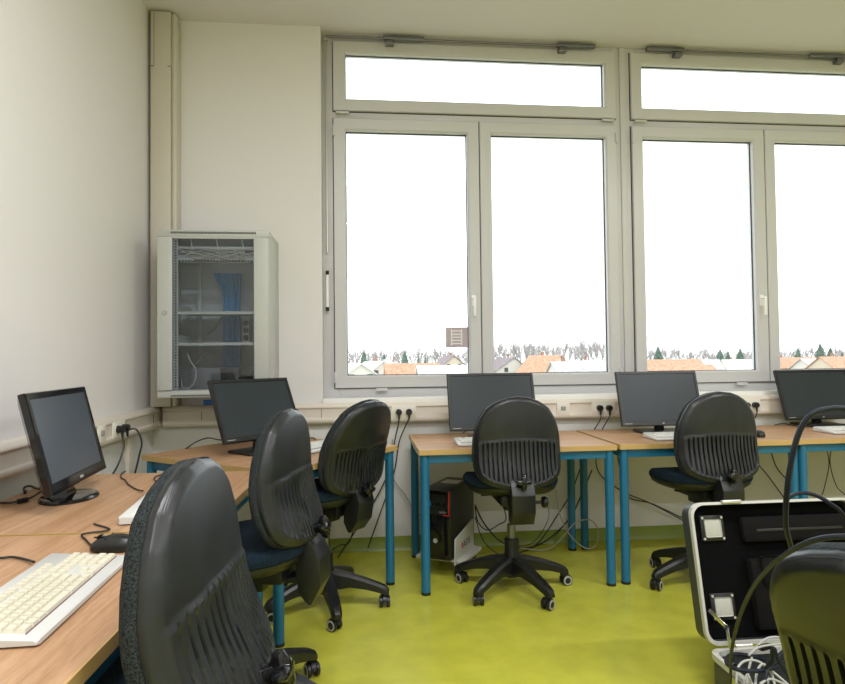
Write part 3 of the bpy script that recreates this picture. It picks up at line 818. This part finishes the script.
# white patch leads (each bundle as one countless tangle)
b = MB()
for k in range(46):
    x = .09 + rnd.random() * .36; z = .772 + rnd.random() * .055; L_ = .03 + rnd.random() * .12; y = -.395 + rnd.random() * .028
    pts = [rp(x + L_ * q, y + .006 * math.sin(q * 9 + k), max(.77, min(.828, z + (.010 * math.sin(q * 5 + k * 1.7))))) for q in np.linspace(0, 1, 6)]
    pts = [(min(p[0], .150 + rw - .088), p[1], p[2]) for p in pts]
    b.tube(pts, .0032, 5, 2)
o = tag(b.build('patch_cables', 'whitec'), 'tangle of white patch leads across the top of the network cabinet', 'cables'); o['kind'] = 'stuff'
b = MB()
for k in range(22):
    f = k / 21; xt = .235 + f * .150 + rnd.uniform(-.003, .003); xb = .282 + f * .100 + rnd.uniform(-.004, .004)
    y = -.05 - .03 * rnd.random()
    b.tube([rp(xt, y, .735), rp(xt * .7 + xb * .3, y, .69), rp(xb, y - .004, .62), rp(xb + rnd.uniform(-.004, .004), y, .45), rp(xb, y, .25), rp(xb, y, .12)], .0052, 6, 4)
o = tag(b.build('blue_cable_bundle', 'bluec'), 'bundle of blue network cables hanging inside the cabinet', 'cables'); o['kind'] = 'stuff'
tag(MB().tube([rp(.36, -.04, .60), rp(.30, -.05, .52), rp(.24, -.05, .42), rp(.18, -.05, .36)], .006, 8).build('cable', 'greyc'), 'grey cable slanting down behind the upper cabinet shelf', 'cable')
tag(MB().tube([rp(.13, -.30, .25), rp(.15, -.30, .20), rp(.18, -.30, .15), rp(.175, -.30, .09), rp(.15, -.30, .055), rp(.11, -.30, .05), rp(.10, -.30, .09)], .004, 8).build('cable', 'whitec'), 'white cable loop at the bottom left of the cabinet', 'cable')
tag(MB().tube([rp(.15, -.20, .18), rp(.19, -.20, .235), rp(.24, -.20, .25), rp(.30, -.20, .20)], .003, 8).build('cable', 'greyc'), 'thin grey cable arching at the bottom of the cabinet', 'cable')
t = thing('network_device', 'long dark grey network device on the cabinet floor', 'device', rp(.31, -.15, .042))
MB().box((0, 0, .06), (.34, .20, .12), .003).build('device_case', 'rackd', t)
t = thing('network_device', 'small black device with sockets in front on the cabinet floor', 'device', rp(.375, -.30, .042))
MB().box((0, 0, .06), (.10, .08, .12), .004).build('device_case', 'black', t)
b = MB(); b.box((-.018, -.041, .075), (.04, .003, .02)); b.box((.03, -.041, .075), (.02, .003, .02)); b.build('front_ports', 'dark', t, smooth=False)
t = thing('network_device', 'second small black device at the right of the cabinet floor', 'device', rp(.475, -.30, .042))
MB().box((0, 0, .065), (.07, .08, .13), .004).build('device_case', 'black', t)
t = thing('socket_strip', 'upright grey socket strip at the right inside the cabinet', 'socket strip', rp(.42, -.07, .31))
MB().box((0, 0, .075), (.045, .03, .15), .003).build('strip_body', 'rackm', t)
for k in range(3): MB().lathe([(0, -.001), (.015, -.001), (.017, 0)], (0, -.016, .03 + k * .045), 'Y', 16).build('socket_well', 'dark', t)
b = MB(); b.box((.45, -.20, .965), (.20, .04, .03), .004); tag(b.build('cable_clamp', 'ledb'), 'small blue bracket under the network cabinet', 'bracket')

# ================================================================ TOWER PC
t = thing('computer_tower', 'black computer tower with a red corner stripe under the first window desk', 'computer', (1.765, -.375, .105), R_(-30), None)
def PCpt(x, y, z): return (x, y, z)
b = MB(); b.box((0, 0, .19), (.172, .38, .375), .005); b.build('tower_case', 'black', t)
b = MB(); b.box((0, -.196, .19), (.172, .014, .375), .004); fr = b.build('front_panel', 'blackg', t)
b = MB(); b.box((.082, -.2035, .31), (.005, .002, .13)); b.box((.065, -.2035, .247), (.038, .002, .005)); b.build('red_stripe', 'red', fr, smooth=False)
b = MB(); b.box((-.005, -.2035, .335), (.13, .001, .045)); b.box((-.005, -.2035, .27), (.13, .001, .045)); b.build('drive_bay', 'black', fr, smooth=False)
b = MB(); b.lathe([(.009, -.205), (.013, -.206), (.013, -.203)], (-.0, 0, .105), 'Y', 20); b.build('power_ring', 'greyc', fr)
b = MB(); b.box((-.035, -.2045, .305), (.022, .001, .026), .0004); b.build('blue_sticker', 'ledb', fr)
text('FUJITSU', .012, 'greyc', fr, (.045, -.2048, .262), (PI / 2, 0, 0))
b = MB(); b.box((.0, .05, .379), (.10, .10, .002)); b.build('paper_label', 'white', t)
tr = thing('tower_trolley', 'low grey computer trolley with lettered side plate carrying the black tower', 'trolley', (1.765, -.375, 0), R_(-30))
b = MB(); b.box((0, 0, .0925), (.215, .30, .014), .003); b.build('base_plate', 'trolley', tr)
for sx in (-1, 1):
    b = MB(); xx = sx * .098
    b.prism([(-.17, .075), (.14, .075), (.13, .262), (-.16, .215)], 'X', xx - .004, xx + .004, bev=.002)
    b.box((xx + sx * .022, 0, .088), (.055, .29, .02), .004)
    s_ = b.build('side_plate', 'trolley', tr)
    if sx == 1:
        text('ASTS', .05, 'ink', s_, (.1035, .01, .155), (PI / 2, 0, PI / 2))
        b = MB(); b.box((.1032, -.062, .158), (.001, .018, .026)); b.build('logo_mark', 'red', s_)
for sx in (-1, 1):
    for sy in (-1, 1):
        b = MB(); b.cyl((sx * .10 - .009, sy * .13, .028), (sx * .10 + .009, sy * .13, .028), .028, 18); b.cyl((sx * .10, sy * .13, .04), (sx * .10, sy * .13, .086), .007, 8)
        b.box((sx * .10, sy * .13, .055), (.026, .03, .03), .006)
        b.build('caster', 'black', tr)

# ================================================================ OPEN CASE
def rrect(x0, x1, z0, z1, r, n=6):
    pts = []
    for cx, cz, a0 in ((x1 - r, z1 - r, 0), (x0 + r, z1 - r, 90), (x0 + r, z0 + r, 180), (x1 - r, z0 + r, 270)):
        for k in range(n + 1):
            a = math.radians(a0 + 90 * k / n); pts.append((cx + r * math.cos(a), cz + r * math.sin(a)))
    return pts
def make_case():
    CX0, CX1 = 2.455, 3.10; YB, YF = -1.87, -2.33; RZc = .19
    t = thing('equipment_case', 'open black equipment case with pale rims standing on the floor at the right', 'case', (0, 0, 0))
    b = MB(); o_ = [(x, y) for x, y in rrect(CX0, CX1, YF, YB, .04)]; 
    def off(p, d): 
        cx, cy = (CX0 + CX1) / 2, (YF + YB) / 2; sx = ((CX1 - CX0) / 2 - d) / ((CX1 - CX0) / 2); sy = ((YB - YF) / 2 - d) / ((YB - YF) / 2)
        return (cx + (p[0] - cx) * sx, cy + (p[1] - cy) * sy)
    b.loft([[(*off(p, .01), .002) for p in o_], [(*p, .015) for p in o_], [(*p, RZc - .012) for p in o_], [(*off(p, .006), RZc - .012) for p in o_], [(*off(p, .008), .02) for p in o_]])
    b.build('case_bottom', 'casem', t)
    b = MB(); b.loft([[(*off(p, -.004), RZc - .02) for p in o_], [(*off(p, -.004), RZc) for p in o_], [(*off(p, .012), RZc) for p in o_], [(*off(p, .012), RZc - .02) for p in o_], [(*off(p, -.004), RZc - .02) for p in o_]], cap=False)
    b.build('bottom_rim', 'casrim', t)
    for y in (-2.05,):
        b = MB(); b.box((CX0 - .008, y, .145), (.012, .07, .06), .003); b.box((CX0 - .016, y, .16), (.008, .05, .045), .003); b.build('latch', 'steel', t)
    # lid in local frame: x along width, z up the lid, y depth away from viewer
    LH, LD = .475, .085; lean = math.radians(12)
    M = Matrix.Translation((0, YB + .004, RZc + .012)) @ Matrix.Rotation(-lean, 4, 'X')
    lo = rrect(CX0, CX1, 0, LH, .045)
    cx, cz = (CX0 + CX1) / 2, LH / 2
    def lr(d, y): return [M @ Vector((cx + (x - cx) * ((CX1 - CX0) / 2 - d) / ((CX1 - CX0) / 2), y, cz + (z - cz) * (LH / 2 - d) / (LH / 2))) for x, z in lo]
    b = MB(); b.loft([lr(.012, LD), lr(.002, LD - .012), lr(0, .01), lr(.005, .008), lr(.007, LD - .012), lr(.012, LD - .008)]); b.build('case_lid', 'casem', t)
    b = MB(); b.loft([lr(-.003, .016), lr(-.003, -.002), lr(.006, -.004), lr(.008, .014), lr(-.003, .016)], cap=False); b.build('lid_rim', 'casrim', t)
    b = MB(); b.loft([lr(.0125, .018), lr(.0125, LD - .014), lr(.02, LD - .018)]); 
    b.bm.free(); b = MB(); b.loft([lr(.011, .045), lr(.011, .05)]); b.build('lid_lining', 'foam', t)
    for zz in (.075, .345):
        b = MB(); b.box((CX0 + .095, .040, zz + .04), (.092, .010, .092), .004, M=M); v = b.build('vent_grille', 'black', t)
        b = MB(); b.box((CX0 + .095, .0345, zz + .04), (.064, .003, .064), .006, M=M); b.build('grille_mesh', 'mesh', v)
        b = MB()
        for sx in (-.037, .037):
            for sz in (-.037, .037): b.cyl(M @ Vector((CX0 + .095 + sx, .036, zz + .04 + sz)), M @ Vector((CX0 + .095 + sx, .032, zz + .04 + sz)), .005, 10)
        b.build('grille_screw', 'steel', v)
    b = MB(); b.box((CX0 + .41, .030, .375), (.42, .030, .090), .012, M=M); p1 = b.build('upper_pouch', 'pouch', t)
    b = MB(); b.box((CX0 + .42, .0135, .372), (.34, .004, .010), .002, M=M); b.build('pouch_zip', 'black', p1)
    b = MB(); b.box((CX0 + .40, .022, .155), (.40, .045, .24), .016, M=M); p2 = b.build('lower_pouch', 'pouch', t)
    b = MB(); b.box((CX0 + .42, -.004, .235), (.37, .008, .10), .012, M=M); b.build('pouch_flap', 'pouch', p2)
    # stay
    b = MB(); a = M @ Vector((CX0 + .02, .0, .115)); c = M @ Vector((CX0 + .050, -.045, .065)); e = Vector((CX0 + .055, YB - .055, RZc - .03))
    for p, q in ((a, c), (c, e)):
        d = (q - p); L = d.length; Q = d.to_track_quat('Z', 'X').to_matrix().to_4x4(); b.box((0, 0, L / 2), (.014, .003, L), .001, M=Matrix.Translation(p) @ Q)
    b.cyl(c + Vector((0, .004, 0)), c - Vector((0, .006, 0)), .009, 12); b.cyl(e + Vector((0, .004, 0)), e - Vector((0, .006, 0)), .009, 12)
    b.build('lid_stay', 'steel', t)
    b = MB(); b.box((CX0 + .155, -.006, LH + .003), (.075, .016, .012), .003, M=M); b.build('lid_catch', 'alu', t)
    b = MB()
    for hx in (CX0 + .13, CX1 - .13): b.cyl((hx - .03, YB + .004, RZc + .004), (hx + .03, YB + .004, RZc + .004), .007, 10)
    b.build('hinge', 'alu', t)
    return t, CX0, CX1, YF, YB, RZc
cs, CX0, CX1, YF, YB, RZc = make_case()
# contents
rnd = random.Random(11)
WL = ['white cable arching highest over the back rim of the open case', 'white cable curved below the highest arch in the open case', 'white cable coiled in the middle of the open case',
      'white cable lying diagonally near the front of the open case', 'white cable looped at the left in the open case', 'white cable bent sharply near the right of the open case', 'white cable end low down in the open case']
WP = [
    [ty(747, 684, -2.12), ty(749, 668, -2.08), ty(755, 650, -2.0), ty(764, 640, -1.98), ty(775, 637, -1.98), ty(788, 640, -2.0), ty(800, 648, -2.05)],
    [ty(749, 655, -2.10), ty(757, 648, -2.06), ty(770, 645, -2.04), ty(786, 644, -2.04), ty(800, 648, -2.1)],
    [ty(736, 684, -2.15), ty(738, 668, -2.12), ty(745, 661, -2.10), ty(757, 661, -2.10), ty(766, 668, -2.12), ty(768, 684, -2.15)],
    [ty(768, 668, -2.15), ty(778, 676, -2.17), ty(792, 688, -2.19)],
    [ty(742, 690, -2.18), ty(747, 675, -2.16), ty(752, 684, -2.18), ty(756, 695, -2.2)],
    [ty(755, 690, -2.2), ty(757, 672, -2.15), ty(763, 664, -2.12), ty(771, 672, -2.15), ty(776, 690, -2.2)],
    [ty(760, 684, -2.21), ty(770, 679, -2.2), ty(782, 683, -2.21), ty(795, 690, -2.22)],
]
for lb, pts in zip(WL, WP): cable(lb, pts, .0036, 'whitec', group='cables heaped in the open case')
cable('thick blue grey cable coiled in a flat oval at the left in the open case', [ty(766, 660, -2.06), ty(752, 656, -2.03), ty(735, 654, -2.03), ty(727, 658, -2.08), ty(728, 665, -2.14), ty(740, 670, -2.18), ty(758, 671, -2.18), ty(775, 667, -2.15), ty(790, 655, -2.1), ty(800, 645, -2.1)], .0062, 'cableb', group='cables heaped in the open case')
cable('thick blue grey cable rising steeply to the right in the open case', [ty(762, 700, -2.22), ty(765, 680, -2.2), ty(770, 665, -2.17), ty(780, 655, -2.14), ty(792, 643, -2.1), ty(802, 636, -2.1)], .0062, 'cableb', group='cables heaped in the open case')
cable('blue grey cable standing in a narrow hairpin in the open case', [ty(796, 688, -2.26), ty(786, 672, -2.25), ty(777, 658, -2.25), ty(774.5, 649, -2.25), ty(772, 650, -2.24), ty(772, 660, -2.22), ty(766, 668, -2.2)], .0055, 'cableb', group='cables heaped in the open case')
b = MB(); b.box((2.56, -2.0, .05), (.12, .10, .05), .012); tag(b.build('power_adapter', 'black'), 'black power adapter at the back of the open case', 'adapter')
b = MB(); b.box((2.74, -2.15, .055), (.30, .24, .06), .02); tag(b.build('power_adapter', 'pouch'), 'large black power adapter under the cables in the open case', 'adapter')
b = MB(); p = Vector(ty(765, 647, -2.03)); b.box(tuple(p), (.05, .02, .014), .004, rz=.3); tag(b.build('cable_plug', 'black'), 'small black plug on the white cables at the back of the open case', 'plug')

# big loose cables in front
cable('thick black cable arching from the open case over the nearest right chair', [ty(724, 705, -2.2), ray(730, 684, 1.62), ray(731, 655, 1.50), ray(738, 622, 1.34), ray(751, 591, 1.18), ray(768, 569, 1.04), ray(789, 552, .93), ray(815, 540, .86), ray(845, 536.5, .82), ray(880, 540, .80), ray(930, 570, .82), ray(960, 700, .85), ray(960, 900, .9)], .0040, 'cableb')
cable('thick dark cable looping high in front of the right edge monitor', [(2.72, -2.2, .12), ray(797, 590, 1.48), ray(792, 552, 1.28), ray(786, 525, 1.2), ray(787, 492, 1.16), ray(792, 458, 1.14), ray(800, 430, 1.13), ray(812, 414, 1.12), ray(828, 409, 1.12), ray(845, 408.5, 1.12), ray(880, 415, 1.12), ray(925, 470, 1.12), ray(940, 650, 1.14), ray(940, 880, 1.16)], .0052, 'cableb')
cable('thin dark cable arcing over the case rim at the right', [ray(786, 500, 1.19), ray(794, 494.5, 1.19), ray(805, 493, 1.19), ray(817, 496, 1.19), ray(831, 504, 1.19), ray(845, 517, 1.2), ray(870, 560, 1.22), ray(890, 700, 1.3)], .0038, 'cableb')

# ================================================================ OUTSIDE
MT.update(
    ground=mat('outside_ground', (.30, .31, .24), .95, noise=.3, nscale=.15),
    render_=mat('house_render', (.55, .52, .47), .9), renderb=mat('house_render_warm', (.50, .43, .34), .9),
    tile=mat('orange_tiles', (.42, .22, .14), .85, noise=.25, nscale=1.5), tiled=mat('dark_tiles', (.16, .13, .14), .8, noise=.25, nscale=1.5), tileg=mat('pale_grey_tiles', (.38, .37, .37), .8, noise=.2, nscale=1.5), tilew=mat('frosted_tiles', (.62, .61, .60), .8, noise=.15, nscale=1.5),
    hwin=mat('house_window', (.06, .07, .08), .2), conifer=mat('conifer_needles', (.085, .13, .10), .9, noise=.5, nscale=2), bark=mat('hazed_bark', (.33, .30, .30), .95), brick=mat('chimney_brick', (.33, .17, .12), .9))  # bark is paled, distance haze put into its colour
GZ = -11.0
g = MB(); g.bx(-400, 900, 3, 900, GZ - .3, GZ); structure(g.build('ground', 'ground', smooth=False), 'pale ground outside')
def house(label, u, ridge_v, dist0, w, l, rh, roof, wallm='render_', rz=0, chim=1):
    """w across, l along the ridge; rh roof height"""
    dist = dist0 * 2.6; p = ray(u, ridge_v, dist); zr = p.z
    t = thing('house', label, 'house', (p.x, p.y, GZ), rz, 'houses seen through the windows')
    H = zr - GZ - rh
    b = MB(); b.box((0, 0, H / 2), (w, l, H)); b.prism([(-w / 2, H), (w / 2, H), (0, H + rh)], 'Y', -l / 2, l / 2); b.build('house_wall', wallm, t, smooth=False)
    b = MB(); o_ = .4; th = .18; k = rh / (w / 2)
    for sx in (-1, 1):
        b.prism([(0, H + rh), (sx * (w / 2 + o_), H - o_ * k), (sx * (w / 2 + o_), H - o_ * k + th), (0, H + rh + th)], 'Y', -l / 2 - o_, l / 2 + o_)
    b.build('roof', roof, t, smooth=False)
    if chim:
        b = MB(); b.box((w * .12, l * .2, H + rh), (.5, .5, 1.6)); b.box((w * .12, l * .2, H + rh + .9), (.62, .62, .2)); b.build('chimney', 'brick', t, smooth=False)
    b = MB()
    for xx in (-w * .18, w * .18):
        b.box((xx, -l / 2 - .02, H + rh * .25), (1.0, .06, 1.1)); b.box((xx, -l / 2 - .02, H - 1.6), (1.1, .06, 1.3))
    b.build('house_windows', 'hwin', t, smooth=False)
    return t
X90 = R_(90)
hs = [
 ('pale roofed house at the far left of the first window', 352, 364, 42, 9, 12, 3.0, 'tilew', 'render_', R_(15), 0),
 ('second pale roofed house from the left in the first window', 374, 362, 55, 9, 11, 3.2, 'tilew', 'render_', R_(20), 1),
 ('third pale roofed house behind the others in the first window', 388, 360, 80, 10, 12, 3.4, 'tileg', 'render_', R_(-20), 1),
 ('house with the large orange roof in the first window', 412, 364, 50, 9, 11, 3.2, 'tile', 'renderb', X90, 0),
 ('grey gabled house right of the orange roof in the first window', 449, 356, 75, 10, 11, 4.0, 'tiled', 'renderb', R_(8), 1),
 ('low white house below the notice in the first window', 450, 366, 45, 9, 12, 2.4, 'tilew', 'renderb', X90, 0),
 ('dark purple gabled house behind the first monitor', 506, 358, 62, 12, 10, 4.0, 'tiled', 'render_', R_(10), 1),
 ('house with the steep orange roof between the first two monitors', 545, 356, 58, 11, 9, 4.2, 'tile', 'render_', R_(35), 1),
 ('pale grey roofed house right of the steep orange roof', 572, 362, 52, 8, 9, 2.6, 'tileg', 'render_', X90, 1),
 ('grey roofed house with red chimney left of the window post', 594, 361, 47, 8, 8, 3.0, 'tileg', 'render_', R_(70), 1),
 ('long orange roofed house at the left of the second window', 664, 360, 66, 9, 20, 2.6, 'tile', 'render_', X90, 0),
 ('nearer orange roofed house low in the second window', 676, 366, 46, 8, 14, 2.2, 'tile', 'renderb', X90, 0),
 ('blue grey roofed house in the second window', 702, 360, 70, 9, 9, 3.2, 'tileg', 'render_', R_(75), 0),
 ('pale house right of the blue grey roof in the second window', 740, 360, 77, 9, 11, 3.0, 'tilew', 'render_', R_(80), 1),
 ('orange roofed house at the left of the right hand pane', 792, 358, 70, 9, 14, 2.8, 'tile', 'render_', X90, 1),
 ('grey roofed house in the middle of the right hand pane', 818, 359, 66, 9, 10, 2.6, 'tileg', 'render_', X90, 0),
 ('orange roofed house at the right edge of the picture', 845, 357, 62, 10, 14, 3.0, 'tile', 'renderb', X90, 1),
]
for q in hs: house(*q)
def conifer(label, u, top_v, dist, r):
    dist *= 2.5; r *= 1.45; p = ray(u, top_v, dist); H = p.z - GZ
    t = thing('conifer_tree', label, 'tree', (p.x, p.y, GZ), rnd.random() * 6, 'dark evergreen trees outside')
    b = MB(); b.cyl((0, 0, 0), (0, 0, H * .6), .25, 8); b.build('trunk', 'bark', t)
    b = MB(); n = 12
    for k in range(n):
        f = k / (n - 1); zz = H * (.35 + .6 * f); rr = r * (1 - f) ** .8 + .12
        pts = 14; ring = []
        a0 = rnd.random() * 6
        ring = [((rr * (1.0 if i % 2 else .55) * rnd.uniform(.75, 1.15)) * math.cos(a0 + 2 * PI * i / pts), (rr * (1.0 if i % 2 else .55) * rnd.uniform(.75, 1.15)) * math.sin(a0 + 2 * PI * i / pts), zz - rr * .22 * (i % 2) * rnd.uniform(.5, 1.4)) for i in range(pts)]
        b.loft([ring, [(x * .25, y * .25, zz + H * .10) for x, y, z in ring]])
    b.build('foliage', 'conifer', t, smooth=False)
for q in [('rounded dark evergreen left in the first window', 364, 352, 95, 3.2), ('second dark evergreen in the first window', 384, 354, 100, 2.6), ('pointed evergreen in the middle of the first window', 405, 352, 85, 2.6),
          ('slim evergreen left of the notice in the first window', 418, 356, 100, 1.2), ('slimmer evergreen nearest the notice in the first window', 425, 356, 104, 1.0), ('small evergreen at the right of the first window', 572, 360, 90, 2.0), ('small bushy evergreen beside the red chimney', 581, 359, 86, 2.0),
          ('big dark evergreen at the left of the second window', 658, 346, 90, 3.0), ('wide evergreen in the middle of the second window', 720, 349, 90, 3.2), ('evergreen just right of the wide one in the second window', 728, 351, 92, 2.2), ('evergreen near the right of the second window pane', 740, 348, 92, 2.6),
          ('dark evergreen at the left of the right hand pane', 798, 348, 90, 2.4), ('tall broad evergreen in the right hand pane', 820, 343, 92, 3.0), ('evergreen touching the tall broad one', 830, 347, 95, 2.8), ('small evergreen at the right edge of the picture', 842, 352, 90, 1.8)]: conifer(*q)
# bare trees at the horizon
def bare_mesh(seed):
    r = random.Random(seed); b = MB(); H = 12.0
    def br(p, d, L, rad, lv):
        q = p + d * L; b.cyl(p, q, rad, 4, rad * .7)
        if lv == 0: return
        for k in range(4 if lv > 1 else 3):
            nd = (d + Vector((r.uniform(-.65, .65), r.uniform(-.65, .65), r.uniform(0, .5)))).normalized()
            br(p + d * L * r.uniform(.45, 1.0), nd, L * r.uniform(.5, .72), rad * .62, lv - 1)
    br(Vector((0, 0, 0)), Vector((0, 0, 1)), H * .42, .15, 4)
    return b
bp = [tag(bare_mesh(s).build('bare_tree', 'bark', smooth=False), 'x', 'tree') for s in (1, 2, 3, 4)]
us = []
u = 336.0
while u < 870:
    if not (478 < u < 490 or 612 < u < 638 or 757 < u < 768): us.append(u)
    u += rnd.uniform(2.6, 4.2)
first = True
for i, u in enumerate(us):
    dist = 280 + 18 * (i % 5) + rnd.uniform(0, 8); dense = 490 < u < 640
    p = ray(u, 345 if not dense else 336, dist); H = (p.z - GZ) * rnd.uniform(.88, 1.08)
    o = bp[i] if i < 4 else bp[i % 4].copy()
    if i >= 4: COL.objects.link(o)
    s = H / 11.0; o.location = (p.x, p.y, GZ); o.scale = (s * rnd.uniform(.8, 1.05),) * 2 + (s,); o.rotation_euler = (0, 0, rnd.random() * 6)
    o['group'] = 'bare trees on the horizon'
    o['label'] = 'bare leafless tree in the dense grove beyond the right pane of the first window' if dense else ('bare leafless tree on the horizon in the left pane of the first window' if u < 480 else 'bare leafless tree on the horizon in the second window')
